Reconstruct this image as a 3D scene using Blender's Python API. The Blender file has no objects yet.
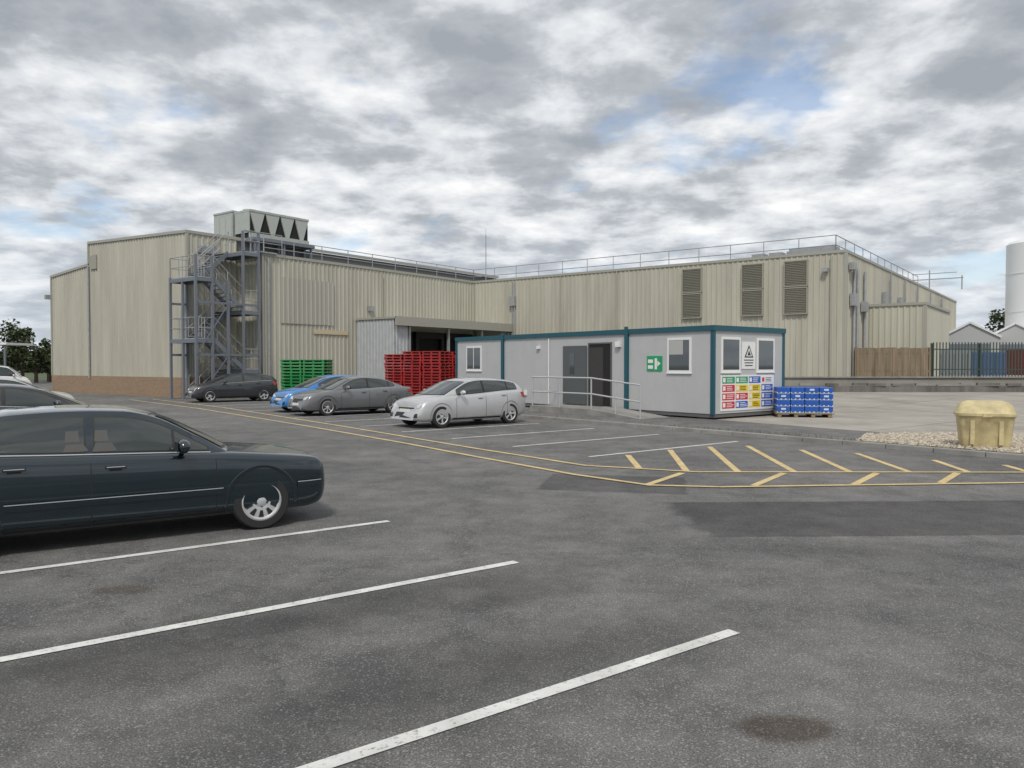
import bpy, bmesh, math, random
from mathutils import Vector, Matrix
from mathutils.bvhtree import BVHTree
random.seed(7)
S=bpy.context.scene
R=math.radians
# ------------------------------------------------------------------ helpers
def mat(name,col,rough=0.6,metal=0.0,var=0.0,vscale=3.0,bump=0.0,bscale=60.0,coat=0.0,spec=0.5,streak=False,col2=None):
    m=bpy.data.materials.new(name); m.use_nodes=True
    nt=m.node_tree; n=nt.nodes; l=nt.links; b=n['Principled BSDF']
    b.inputs['Base Color'].default_value=(*col,1); b.inputs['Roughness'].default_value=rough
    b.inputs['Metallic'].default_value=metal; b.inputs['Coat Weight'].default_value=coat
    b.inputs['Coat Roughness'].default_value=0.04
    b.inputs['Specular IOR Level'].default_value=spec
    if var>0:
        tc=n.new('ShaderNodeTexCoord'); mp=n.new('ShaderNodeMapping'); l.new(tc.outputs['Object'],mp.inputs[0])
        if streak: mp.inputs['Scale'].default_value=(1,1,0.12)
        nz=n.new('ShaderNodeTexNoise'); nz.inputs['Scale'].default_value=vscale; nz.inputs['Detail'].default_value=4; nz.inputs['Roughness'].default_value=0.65
        l.new(mp.outputs[0],nz.inputs['Vector'])
        cr=n.new('ShaderNodeValToRGB'); cr.color_ramp.elements[0].position=0.3; cr.color_ramp.elements[1].position=0.7
        c2=col2 if col2 else tuple(min(1,c*(1+var)) for c in col)
        cr.color_ramp.elements[0].color=(*[c*(1-var) for c in col],1); cr.color_ramp.elements[1].color=(*c2,1)
        l.new(nz.outputs['Fac'],cr.inputs['Fac']); l.new(cr.outputs[0],b.inputs['Base Color'])
    if bump>0:
        tc2=n.new('ShaderNodeTexCoord'); nb=n.new('ShaderNodeTexNoise'); nb.inputs['Scale'].default_value=bscale; nb.inputs['Detail'].default_value=2
        l.new(tc2.outputs['Object'],nb.inputs['Vector']); bp=n.new('ShaderNodeBump'); bp.inputs['Strength'].default_value=bump; bp.inputs['Distance'].default_value=0.02
        l.new(nb.outputs['Fac'],bp.inputs['Height']); l.new(bp.outputs[0],b.inputs['Normal'])
    return m
class MB:
    def __init__(s): s.v=[]; s.f=[]; s.mi=[]
    def quadpts(s,pts,m=0):
        b=len(s.v); s.v+= [tuple(p) for p in pts]; s.f.append(tuple(range(b,b+len(pts)))); s.mi.append(m)
    def xbox(s,M,sx,sy,sz,m=0):
        b=len(s.v)
        for dz in (-.5,.5):
            for dx,dy in ((-.5,-.5),(.5,-.5),(.5,.5),(-.5,.5)):
                s.v.append(tuple(M@Vector((dx*sx,dy*sy,dz*sz))))
        for q in ((0,3,2,1),(4,5,6,7),(0,1,5,4),(1,2,6,5),(2,3,7,6),(3,0,4,7)):
            s.f.append(tuple(b+i for i in q)); s.mi.append(m)
    def box(s,c,d,rot=0,m=0): s.xbox(Matrix.Translation(c)@Matrix.Rotation(rot,4,'Z'),*d,m)
    def bb(s,x0,x1,y0,y1,z0,z1,m=0): s.box(((x0+x1)/2,(y0+y1)/2,(z0+z1)/2),(abs(x1-x0),abs(y1-y0),abs(z1-z0)),0,m)
    def bar(s,p0,p1,w,h,m=0):
        p0=Vector(p0);p1=Vector(p1);d=p1-p0;L=d.length
        x=d.normalized(); up=Vector((0,0,1)) if abs(x.z)<.95 else Vector((0,1,0))
        y=up.cross(x).normalized(); z=x.cross(y)
        M=Matrix((x,y,z)).transposed().to_4x4(); M.translation=(p0+p1)/2
        s.xbox(M,L,w,h,m)
    def cyl(s,p0,p1,r,n=8,m=0,r1=None):
        if r1 is None:r1=r
        p0=Vector(p0);p1=Vector(p1);q=(p1-p0).to_track_quat('Z','Y').to_matrix()
        b=len(s.v)
        for P,rr in((p0,r),(p1,r1)):
            for i in range(n):
                a=2*math.pi*i/n; s.v.append(tuple(P+q@Vector((math.cos(a)*rr,math.sin(a)*rr,0))))
        for i in range(n):
            j=(i+1)%n; s.f.append((b+i,b+j,b+n+j,b+n+i)); s.mi.append(m)
        s.f.append(tuple(b+i for i in reversed(range(n)))); s.mi.append(m)
        s.f.append(tuple(b+n+i for i in range(n))); s.mi.append(m)
    def lathe(s,prof,M,n=28,m=0,mats=None):
        b=len(s.v);k=len(prof)
        for i in range(n):
            a=2*math.pi*i/n
            for (r,h) in prof: s.v.append(tuple(M@Vector((r*math.cos(a),h,r*math.sin(a)))))
        for i in range(n):
            j=(i+1)%n
            for t in range(k-1):
                s.f.append((b+i*k+t,b+i*k+t+1,b+j*k+t+1,b+j*k+t)); s.mi.append(mats[t] if mats else m)
    def ell(s,c,r,m=0,nu=14,nv=8,M=None):
        b=len(s.v)
        for j in range(nv+1):
            ph=math.pi*j/nv
            for i in range(nu):
                a=2*math.pi*i/nu; p=Vector((r[0]*math.sin(ph)*math.cos(a),r[1]*math.sin(ph)*math.sin(a),r[2]*math.cos(ph)))
                if M: p=M@p
                s.v.append(tuple(Vector(c)+p))
        for j in range(nv):
            for i in range(nu):
                i2=(i+1)%nu; s.f.append((b+j*nu+i,b+(j+1)*nu+i,b+(j+1)*nu+i2,b+j*nu+i2)); s.mi.append(m)
    def prism(s,poly,z0,z1,m=0):
        n=len(poly);b=len(s.v)
        s.v+=[(x,y,z0) for x,y in poly]+[(x,y,z1) for x,y in poly]
        for i in range(n):
            j=(i+1)%n; s.f.append((b+i,b+j,b+n+j,b+n+i)); s.mi.append(m)
        s.f.append(tuple(b+i for i in reversed(range(n)))); s.mi.append(m)
        s.f.append(tuple(b+n+i for i in range(n))); s.mi.append(m)
    def build(s,name,mats,parent=None,loc=(0,0,0),rot=0,smooth=False,bevel=0):
        me=bpy.data.meshes.new(name); me.from_pydata(s.v,[],s.f); 
        for m in mats: me.materials.append(m)
        for p,i in zip(me.polygons,s.mi): p.material_index=i; p.use_smooth=smooth
        me.update()
        if smooth: me.set_sharp_from_angle(angle=R(38))
        o=bpy.data.objects.new(name,me); S.collection.objects.link(o)
        o.location=loc; o.rotation_euler=(0,0,rot)
        if parent: o.parent=parent
        if bevel:
            bv=o.modifiers.new('bevel','BEVEL'); bv.width=bevel; bv.segments=2; bv.limit_method='ANGLE'
        return o
def empty(name,loc=(0,0,0),rot=0):
    e=bpy.data.objects.new(name,None); S.collection.objects.link(e); e.location=loc; e.rotation_euler=(0,0,rot); e.empty_display_size=.3; return e
def interp(P,x):
    P=sorted(P)
    if x<=P[0][0]: return P[0][1]
    if x>=P[-1][0]: return P[-1][1]
    n=len(P); d=[(P[i+1][1]-P[i][1])/(P[i+1][0]-P[i][0]) for i in range(n-1)]
    def sl(i):
        if i==0: return d[0]
        if i==n-1: return d[-1]
        if d[i-1]*d[i]<=0: return 0
        return 2*d[i-1]*d[i]/(d[i-1]+d[i])
    for i in range(n-1):
        if x<=P[i+1][0]:
            h=P[i+1][0]-P[i][0]; t=(x-P[i][0])/h
            return (2*t**3-3*t*t+1)*P[i][1]+(t**3-2*t*t+t)*h*sl(i)+(-2*t**3+3*t*t)*P[i+1][1]+(t**3-t*t)*h*sl(i+1)
# ------------------------------------------------------------------ frames
PK=R(-51.4)   # parking / cabin grid
BG=R(-37.0)   # factory grid
A2=Vector((-.624,.781)); B2=Vector((.781,.624))
# ------------------------------------------------------------------ materials
M_tyre=mat('tyre',(.022,.022,.022),.85)
M_alloy=mat('alloy',(.46,.47,.48),.4,.15)
M_dark=mat('dark_trim',(.015,.015,.016),.5)
M_well=mat('wheel_inner',(.02,.02,.02),.8)
M_glass=mat('car_glass',(.028,.036,.034),.03,0,coat=.4,spec=.7)
M_seat=mat('seat_seen_through_glass',(.075,.072,.065),.2,coat=.6)
M_lamp=mat('headlamp',(.65,.68,.7),.08,.3,coat=1)
M_red=mat('tail_lamp',(.35,.01,.01),.15,coat=1)
M_plate=mat('plate',(.75,.75,.7),.4)
M_plateY=mat('plate_y',(.75,.55,.05),.4)
def paint(n,c,metal=.3,rough=.35): 
    return mat(n,c,rough,metal,coat=.9,var=.08,vscale=1.3)
# ------------------------------------------------------------------ cars
def decal(mb,bvh,poly,axis,mi,off=.006,side=1):
    out=[]
    n=len(poly)
    for i in range(n):
        a=Vector(poly[i]);b=Vector(poly[(i+1)%n]); k=max(1,int((b-a).length/.05))
        for t in range(k): out.append(a+(b-a)*t/k)
    c=sum(out,Vector((0,0)))/len(out)
    def proj(p):
        for it in range(12):
            q=c+(p-c)*(1-.02*it)
            if axis=='side': o=Vector((q.x,4*side,q.y));d=Vector((0,-side,0))
            elif axis=='front': o=Vector((5,q.x,q.y));d=Vector((-1,0,0))
            elif axis=='rear': o=Vector((-5,q.x,q.y));d=Vector((1,0,0))
            h=bvh.ray_cast(o,d)
            if h[0] is not None: return h[0]-d*off
        return None
    rings=[]
    for sc in (1,.75,.5,.25):
        rr=[proj(c+(p-c)*sc) for p in out]
        if any(r is None for r in rr): return
        rings.append(rr)
    cc=proj(c)
    if cc is None: return
    b=len(mb.v);N=len(out)
    for rr in rings: mb.v+=[tuple(p) for p in rr]
    mb.v.append(tuple(cc))
    for k in range(3):
        for i in range(N):
            j=(i+1)%N; mb.f.append((b+k*N+i,b+k*N+j,b+(k+1)*N+j,b+(k+1)*N+i)); mb.mi.append(mi)
    for i in range(N):
        j=(i+1)%N; mb.f.append((b+3*N+i,b+3*N+j,b+4*N)); mb.mi.append(mi)
wheel_cache={}
def wheel_mesh(r,spokes,kind):
    key=(r,spokes,kind)
    if key in wheel_cache: return wheel_cache[key]
    mb=MB(); I=Matrix.Identity(4); w=.1
    rr=r*.68
    mb.lathe([(rr,-w+.01),(rr*1.03,-w),(r*.93,-w),(r*.985,-w*.8),(r,-w*.5),(r,w*.5),(r*.985,w*.8),(r*.93,w),(rr*1.03,w),(rr,w-.01)],I,36,0)
    # alloy lip and dished face (outer side = +y)
    mb.lathe([(rr*1.02,w-.004),(rr*.95,w+.002),(rr*.92,w-.018),(rr*.86,w-.028),(rr*.40,w-.014),(rr*.32,w-.02),(rr*.2,w-.006),(.001,w-.004)],I,40,1)
    ri,ro=(rr*.48,rr*.84) if kind=='fat' else (rr*.34,rr*.87)
    fw=.26 if kind=='fat' else .33
    for i in range(spokes):
        b=len(mb.v); da=2*math.pi/spokes; a0=da*i
        for (rad_,sc) in ((ri,.8),(ro,1.0)):
            for t in (-1,-.5,0,.5,1):
                a=a0+t*da*fw*sc; hh=w-.014-.014*((rad_/rr-.40)/.46)+.004
                mb.v.append((rad_*math.cos(a),hh,rad_*math.sin(a)))
        for t in range(4): mb.f.append((b+t,b+t+1,b+6+t,b+5+t)); mb.mi.append(2)
    for i in range(5):
        a=2*math.pi*i/5; c_=Vector((rr*.27*math.cos(a),w-.012,rr*.27*math.sin(a))); mb.cyl(c_,c_+Vector((0,.008,0)),.008,6,2)
    o=mb.build('wheel',[M_tyre,M_alloy,M_well],smooth=True)
    me=o.data; bpy.data.objects.remove(o)
    wheel_cache[key]=me; return me
def make_car(name,sp,pm,front_wheel,heading,vis):
    """front_wheel: world xy of the tyre contact at the visible side ('vis'=+1 car's left,-1 right), heading deg from +X"""
    W=sp['W'];wb=sp['wb'];xf=wb/2+sp['fo'];xr=-wb/2-sp['ro'];rad=sp['r']
    hd=R(heading); 
    off=Vector((wb/2,vis*(W-.1)));off.rotate(Matrix.Rotation(hd,2))
    root=empty(name,(front_wheel[0]-off.x,front_wheel[1]-off.y,0),hd)
    Wp=sp.get('wp') or [(xr,W*.80),(xr+.12,W*.90),(xr+.45,W*.965),(-.6,W),(.8,W*.995),(xf-.6,W*.96),(xf-.25,W*.90),(xf-.08,W*.80),(xf,W*.68)]
    belt=sp['belt']; zbp=[(xr,.34),(xr+.3,.24),(-1,.2),(1,.2),(xf-.3,.2),(xf,.24)]
    S_=sp.get('sec') or [(0,.90),(.08,.965),(.25,.992),(.45,1.0),(.65,.995),(.8,.98),(.9,.955),(.96,.925),(1,.885)]
    sl=[0,.03,.08,.16,.25,.35,.45,.55,.65,.73,.8,.85,.9,.93,.96,.985,1]
    xs=[]
    n=64
    for i in range(n+1):
        t=i/n; t=t-.10*math.sin(2*math.pi*t)/ (1) *.9
        xs.append(xr+(xf-xr)*t)
    mb=MB(); rings=[]
    def section(x):
        w=interp(Wp,x); zt=interp(belt,x); z0=interp(zbp,x); half=[]
        half.append((.0,z0,0)); half.append((w*.7,z0,0))
        for s in sl: half.append((w*interp(S_,s),z0+(zt-z0)*s,s))
        cr=interp(sp['crown'],x); ye=w*S_[-1][1]
        for t in (.9,.75,.55,.3,0): half.append((ye*t,zt+cr*(1-t*t),1))
        return half
    def xsft(x,s,y):
        wf=max(0,min(1,(x-(xf-.45))/.45)); wr=max(0,min(1,((xr+.4)-x)/.4))
        return x - wf*wf*(sp.get('nose',.14)*s**2 + .05*(1-s)**4) + wr*wr*(.07*s**2+.04*(1-s)**3)
    for x in xs:
        h=section(x); ring=[]
        for (y,z,s) in h: ring.append((xsft(x,s,y),-y,z))
        for (y,z,s) in reversed(h[1:-1]): ring.append((xsft(x,s,y),y,z))
        rings.append(ring)
    N=len(rings[0])
    for r_ in rings: mb.v+=r_
    for k in range(len(rings)-1):
        for i in range(N):
            j=(i+1)%N; mb.f.append((k*N+i,(k+1)*N+i,(k+1)*N+j,k*N+j)); mb.mi.append(0)
    mb.f.append(tuple(range(N))); mb.mi.append(0)
    mb.f.append(tuple((len(rings)-1)*N+i for i in reversed(range(N)))); mb.mi.append(0)
    bvB=BVHTree.FromPolygons([Vector(v) for v in mb.v],mb.f)
    body=mb.build('body',[pm,M_dark],root,smooth=True)
    bm=bmesh.new(); bm.from_mesh(body.data); bmesh.ops.recalc_face_normals(bm,faces=bm.faces); bm.to_mesh(body.data); bm.free()
    cut=MB()
    for ax in (wb/2,-wb/2):
        for sd in (1,-1):
            cut.cyl((ax,sd*(W-.26),rad+.01),(ax,sd*(W+.2),rad+.01),rad+.05,40,1)
    co=cut.build('cut',[pm,M_dark]); 
    bm=bmesh.new(); bm.from_mesh(co.data); bmesh.ops.recalc_face_normals(bm,faces=bm.faces); bm.to_mesh(co.data); bm.free()
    md=body.modifiers.new('b','BOOLEAN'); md.operation='DIFFERENCE'; md.object=co; md.solver='EXACT'
    dg=bpy.context.evaluated_depsgraph_get(); dg.update()
    nm=bpy.data.meshes.new_from_object(body.evaluated_get(dg)); body.modifiers.clear(); body.data=nm
    for p in nm.polygons: p.use_smooth=True
    nm.set_sharp_from_angle(angle=R(38))
    bpy.data.objects.remove(co)
    # wheel-arch lips
    al=MB()
    for ax in (wb/2,-wb/2):
        for sd in (1,-1):
            prev=None; NA=26
            for i in range(NA+1):
                a=R(-8)+R(196)*i/NA; rr_=rad+.052
                px=ax+rr_*math.cos(a); pz=rad+.01+rr_*math.sin(a)
                h=bvB.ray_cast(Vector((px,4*sd,pz)),Vector((0,-sd,0)))
                if h[0] is None or pz<.22: prev=None; continue
                cur=(Vector((px,h[0].y-sd*.03,pz)),Vector((px,h[0].y+sd*.012,pz)),Vector((ax+(rr_+.035)*math.cos(a),h[0].y+sd*.002,rad+.01+(rr_+.035)*math.sin(a))))
                if prev:
                    for q in (0,1): al.quadpts([prev[q],cur[q],cur[q+1],prev[q+1]],0)
                prev=cur
    if al.v: 
        ao=al.build('arch_lips',[pm],root,smooth=True)
        bm=bmesh.new(); bm.from_mesh(ao.data); bmesh.ops.remove_doubles(bm,verts=bm.verts,dist=.0005); bm.to_mesh(ao.data); bm.free()
    # greenhouse
    G=sp['gh']; g=MB(); st=[]
    gx=[p[0] for p in G]
    ze=lambda x:interp([(p[0],p[1]) for p in G],x); ye=lambda x:interp([(p[0],p[2]) for p in G],x)
    x0,x1=gx[0],gx[-1]
    NS=40; T=[-1,-.94,-.85,-.7,-.5,-.25,0,.25,.5,.7,.85,.94,1]
    for i in range(NS+1):
        x=x0+(x1-x0)*i/NS; bu=interp(sp['bulge'],x); cr=interp(sp['gcrown'],x)
        row=[]
        for k,t in enumerate(T):
            row.append((x+bu*(1-t*t),t*ye(x),ze(x)+cr*(1-t**4)))
        yb=interp(Wp,x)*.875; zb_=interp(belt,x)-.03
        left=[];right=[]
        for q in (0,.33,.66):
            yy=yb+(ye(x)-yb)*q+.018*math.sin(math.pi*q); zz=zb_+(ze(x)-zb_)*q
            left.append((x,-yy,zz)); right.append((x,yy,zz))
        st.append(left+row+right[::-1])
    N=len(st[0])
    for r_ in st: g.v+=r_
    for k in range(NS):
        for i in range(N-1): g.f.append((k*N+i,(k+1)*N+i,(k+1)*N+i+1,k*N+i+1)); g.mi.append(0)
    bvG=BVHTree.FromPolygons([Vector(v) for v in g.v],g.f)
    go=g.build('cabin',[pm],root,smooth=True)
    bm=bmesh.new(); bm.from_mesh(go.data); bmesh.ops.recalc_face_normals(bm,faces=bm.faces); bm.to_mesh(go.data); bm.free()
    d=MB() # mats: 0 glass 1 dark 2 lamp 3 red 4 plate 5 plateY 6 paint 7 alloy 8 seat
    def winpoly(xa,xb,mt,mbm):
        top=[];bot=[]
        for i in range(15):
            x=xa+(xb-xa)*i/14
            t=ze(x)-mt; b=interp(belt,x)+mbm
            if t-b<.01: continue
            top.append((x,t)); bot.append((x,b))
        return top+bot[::-1]
    mt_=sp.get('frame',.05)
    for sd in (1,-1):
        lo=sp['wins'][0][0]; hi=sp['wins'][-1][1]
        if not sp.get('bodyframe'):
            wp=winpoly(lo+.02,hi-.02,.03,.012)
            if len(wp)>6: decal(d,bvG,wp,'side',1,.004,sd)
        for (xa,xb) in sp['wins']:
            if sp.get('bodyframe'):
                wp=winpoly(xa-.015,xb+.015,mt_-.012,.015)
                if len(wp)>6: decal(d,bvG,wp,'side',1,.005,sd)
            wp=winpoly(xa,xb,mt_,.03)
            if len(wp)>6: decal(d,bvG,wp,'side',0,.009,sd)
        if sp.get('chrome'):
            lo2,hi2=lo-.03,hi+.03
            nseg=14
            for i in range(nseg):
                xa=lo2+(hi2-lo2)*i/nseg; xb=lo2+(hi2-lo2)*(i+1)/nseg
                decal(d,bvG,[(xa,interp(belt,xa)+.002),(xb,interp(belt,xb)+.002),(xb,interp(belt,xb)+.012),(xa,interp(belt,xa)+.012)],'side',7,.012,sd)
        for gxx in sp['gaps']:
            zt=interp(belt,gxx)-.005
            decal(d,bvB,[(gxx-.005,.27),(gxx+.005,.27),(gxx+.005,zt),(gxx-.005,zt)],'side',1,.003,sd)
        if sp.get('bsplit'):
            xq=sp['bsplit']; decal(d,bvB,[(xq-.004,.28),(xq+.004,.28),(xq+.004,.555),(xq-.004,.555)],'side',1,.004,sd)
            for q in range(4):
                xa=xq+(xf-.16-xq)*q/4; xb=xq+(xf-.16-xq)*(q+1)/4; decal(d,bvB,[(xa,.552),(xb,.552),(xb,.562),(xa,.562)],'side',1,.004,sd)
        segs=[(-wb/2+rad+.07,wb/2-rad-.07)]
        for (a,b_) in segs:
            k=8
            for i in range(k):
                xa=a+(b_-a)*i/k; xb=a+(b_-a)*(i+1)/k
                decal(d,bvB,[(xa,.225),(xb,.225),(xb,.27),(xa,.27)],'side',1,.004,sd)
        if sp.get('mould'):
            z=sp['mould']; k=7
            for (a,b_) in [(-wb/2+rad+.09,wb/2-rad-.1),(wb/2+rad+.09,xf-.10),(xr+.25,-wb/2-rad-.08)]:
                for i in range(k):
                    xa=a+(b_-a)*i/k; xb=a+(b_-a)*(i+1)/k
                    decal(d,bvB,[(xa,z-.045),(xb,z-.045),(xb,z+.03),(xa,z+.03)],'side',6,.014,sd)
                    decal(d,bvB,[(xa,z+.014),(xb,z+.014),(xb,z+.022),(xa,z+.022)],'side',7,.018,sd)
        for hx in sp['handles']:
            hz=interp(belt,hx)-.12
            h=bvB.ray_cast(Vector((hx,4*sd,hz)),Vector((0,-sd,0)))
            if h[0]: 
                d.box((hx,h[0].y+sd*.018,hz),(.19,.024,.032),0,6)
                d.box((hx,h[0].y+sd*.002,hz-.012),(.12,.012,.05),0,1)
                if sp.get('mould'): d.box((hx,h[0].y+sd*.031,hz+.006),(.17,.004,.008),0,7)
        mx=sp['mirror']
        zz=interp(belt,mx)+.075
        d.ell((mx,sd*(W+.075),zz+.01),(.075,.115,.075),6)
        d.bar((mx+.02,sd*(W-.13),zz-.05),(mx,sd*(W+.02),zz-.02),.05,.03,1)
        d.box((mx-.068,sd*(W+.078),zz+.01),(.008,.16,.10),0,1)
        # lights
        for pl in sp['hl']: decal(d,bvB,[(sd*y,z) for y,z in pl],'front',2,.008)
        for pl in sp['hls']: decal(d,bvB,pl,'side',2,.007,sd)
        for pl in sp['tl']: decal(d,bvB,[(sd*y,z) for y,z in pl],'rear',3,.008)
        for pl in sp['tls']: decal(d,bvB,pl,'side',3,.007,sd)
        if sp.get('qbar'):
            xq=sp['qbar']; zt=ze(xq)-mt_; zb3=interp(belt,xq)+.03
            decal(d,bvG,[(xq-.012,zb3),(xq+.012,zb3),(xq+.012,zt),(xq-.012,zt)],'side',1,.014,sd)
        for (sx_,sz_) in sp.get('seats',[]):
            decal(d,bvG,[(sx_-.13,interp(belt,sx_)+.035),(sx_+.10,interp(belt,sx_)+.035),(sx_+.05,sz_-.10),(sx_-.10,sz_-.10)],'side',8,.0105,sd)
            decal(d,bvG,[(sx_-.11,sz_-.08),(sx_+.02,sz_-.08),(sx_+.01,sz_+.03),(sx_-.10,sz_+.03)],'side',8,.0105,sd)
    ws=sp['ws']; decal(d,bvG,[(-ws[0],ws[1]),(ws[0],ws[1]),(ws[2],ws[3]),(-ws[2],ws[3])],'front',1,.008)
    decal(d,bvG,[(-ws[0]+.03,ws[1]+.02),(ws[0]-.03,ws[1]+.02),(ws[2]-.02,ws[3]-.015),(-ws[2]+.02,ws[3]-.015)],'front',0,.02)
    ws=sp['rs']; decal(d,bvG,[(-ws[0],ws[1]),(ws[0],ws[1]),(ws[2],ws[3]),(-ws[2],ws[3])],'rear',0,.012)
    for pl in sp['grille']: decal(d,bvB,pl,'front',1,.008)
    if sp.get('gbars'):
        (y_,za,zb2)=sp['gbars']
        for q in range(3):
            z=za+(zb2-za)*(q+.5)/3; decal(d,bvB,[(-y_,z-.008),(y_,z-.008),(y_,z+.008),(-y_,z+.008)],'front',7,.014)
    pz=sp['pz']; 
    h=bvB.ray_cast(Vector((5,0,pz)),Vector((-1,0,0)))
    if h[0]: d.box((h[0].x+.012,0,pz),(.02,.52,.11),0,4)
    h=bvB.ray_cast(Vector((-5,0,.75)),Vector((1,0,0)))
    if h[0]: d.box((h[0].x-.012,0,.75),(.02,.52,.11),0,5)
    d.build('trim_and_glass',[M_glass,M_dark,M_lamp,M_red,M_plate,M_plateY,pm,M_alloy,M_seat],root,smooth=True)
    me=wheel_mesh(rad,sp['spokes'],sp['wk'])
    k=1
    for ax in (wb/2,-wb/2):
        for sd in (1,-1):
            o=bpy.data.objects.new('wheel_%d'%k,me); k+=1; S.collection.objects.link(o); o.parent=root
            o.location=(ax,sd*(W-.115),rad); o.rotation_euler=(0,random.random()*2,0 if sd>0 else math.pi)
    return root
W210=dict(W=.90,wb=2.83,fo=.80,ro=1.10,r=.318,nose=.02,bsplit=1.83,
 sec=[(0,.91),(.08,.965),(.25,.99),(.45,1.0),(.70,1.0),(.85,.99),(.93,.975),(.97,.955),(1,.915)],
 wp=[(-2.515,.78),(-2.4,.84),(-2.07,.875),(-.6,.90),(.8,.897),(1.6,.885),(1.9,.87),(2.08,.84),(2.17,.79),(2.215,.71)],
 belt=[(-2.515,.84),(-2.47,.91),(-2.35,.955),(-1.9,.975),(-1.5,.98),(-.5,.945),(.6,.905),(1.0,.885),(1.5,.84),(1.9,.795),(2.08,.765),(2.17,.72),(2.215,.65)],
 crown=[(-2.5,.02),(-1.8,.03),(1,.035),(1.8,.035),(2.215,.02)],
 gh=[(-1.82,.965,.70),(-1.50,1.13,.665),(-1.20,1.285,.63),(-.98,1.35,.61),(-.4,1.375,.605),(.05,1.36,.61),(.32,1.30,.62),(.75,1.08,.68),(1.07,.89,.735)],
 gcrown=[(-1.8,.02),(-1,.03),(.1,.03),(1.03,.02)],bulge=[(-1.8,-.10),(-1.0,0),(.2,0),(.4,.05),(1.03,.12)],
 wins=[(-1.42,-1.19),(-1.13,-.32),(-.22,.86)],gaps=[-.27,.93,-1.15],handles=[-.92,-.05],mirror=.58,mould=.49,qbar=.52,seats=[(-.38,1.15),(-1.05,1.12),(-.12,1.15)],chrome=True,bodyframe=True,frame=.065,
 hl=[[(.42,.58),(.62,.58),(.62,.70),(.45,.71)]],hls=[],
 tl=[[(.45,.66),(.74,.66),(.72,.84),(.45,.84)]],tls=[[(-2.45,.66),(-2.3,.66),(-2.28,.84),(-2.42,.84)]],
 ws=(.70,.925,.57,1.32),rs=(.64,1.01,.54,1.31),grille=[[(-.3,.54),(.3,.54),(.34,.68),(-.34,.68)],[(-.5,.27),(.5,.27),(.5,.36),(-.5,.36)]],gbars=(.28,.54,.68),pz=.42,spokes=10,wk='fat')
HATCH=dict(W=.91,wb=2.65,fo=.86,ro=.80,r=.325,nose=.22,
 belt=[(-2.125,.80),(-2.09,.92),(-2.0,1.03),(-1.8,1.055),(-1.2,1.04),(0,.965),(.9,.925),(1.25,.895),(1.6,.84),(1.95,.74),(2.1,.66),(2.185,.58)],
 crown=[(-2.1,.02),(-1.8,.03),(1,.06),(1.8,.07),(2.2,.04)],
 gh=[(-2.06,1.04,.68),(-1.95,1.16,.63),(-1.80,1.27,.59),(-1.55,1.335,.575),(-.9,1.395,.59),(-.3,1.405,.60),(.15,1.355,.615),(.75,1.12,.69),(1.22,.905,.76)],
 gcrown=[(-2.06,.02),(-1.2,.045),(.1,.045),(1.2,.02)],bulge=[(-2.06,-.10),(-1.5,-.03),(-.5,0),(.2,.03),(1.22,.16)],
 wins=[(-1.72,-1.32),(-1.27,-.36),(-.29,.72)],gaps=[-.33,.80,-1.2],handles=[-1.05,-.12],mirror=.62,
 hl=[[(.40,.58),(.68,.60),(.76,.74),(.55,.68)]],hls=[[(1.70,.70),(2.03,.58),(2.05,.66),(1.76,.77)]],
 tl=[[(.5,.78),(.74,.78),(.7,1.0),(.56,1.0)]],tls=[[(-2.02,.80),(-1.85,.84),(-1.80,.99),(-1.98,.99)]],
 ws=(.72,.955,.60,1.36),rs=(.60,1.09,.52,1.30),grille=[[(-.45,.30),(.45,.30),(.38,.46),(-.38,.46)],[(-.4,.55),(.4,.55),(.42,.60),(-.42,.60)],[(.55,.32),(.72,.32),(.72,.44),(.6,.44)],[(-.55,.32),(-.72,.32),(-.72,.44),(-.6,.44)]],pz=.50,spokes=5,wk='thin',chrome=True)
VAN=dict(HATCH); VAN.update(W=.90,wb=2.7,fo=.80,ro=.9,nose=.25,wp=None,
 belt=[(-2.25,1.1),(-2.15,1.15),(0,1.1),(1.0,1.05),(1.4,.95),(1.8,.82),(2.0,.74),(2.15,.6)],crown=[(-2.2,.02),(2.1,.05)],
 gh=[(-2.22,1.2,.78),(-2.15,1.6,.74),(-2.0,1.72,.72),(0,1.76,.72),(.5,1.70,.72),(.95,1.38,.78),(1.35,.98,.82)],
 gcrown=[(-2.2,.04),(1.3,.04)],bulge=[(-2.2,0),(0,0),(1.3,.15)],wins=[(.1,1.0)],gaps=[.05,1.0,-1.1],handles=[.2],mirror=.9,chrome=False,
 hl=[],hls=[],tl=[],tls=[],ws=(.74,1.06,.66,1.66),rs=(.6,1.25,.6,1.6),grille=[])
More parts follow.
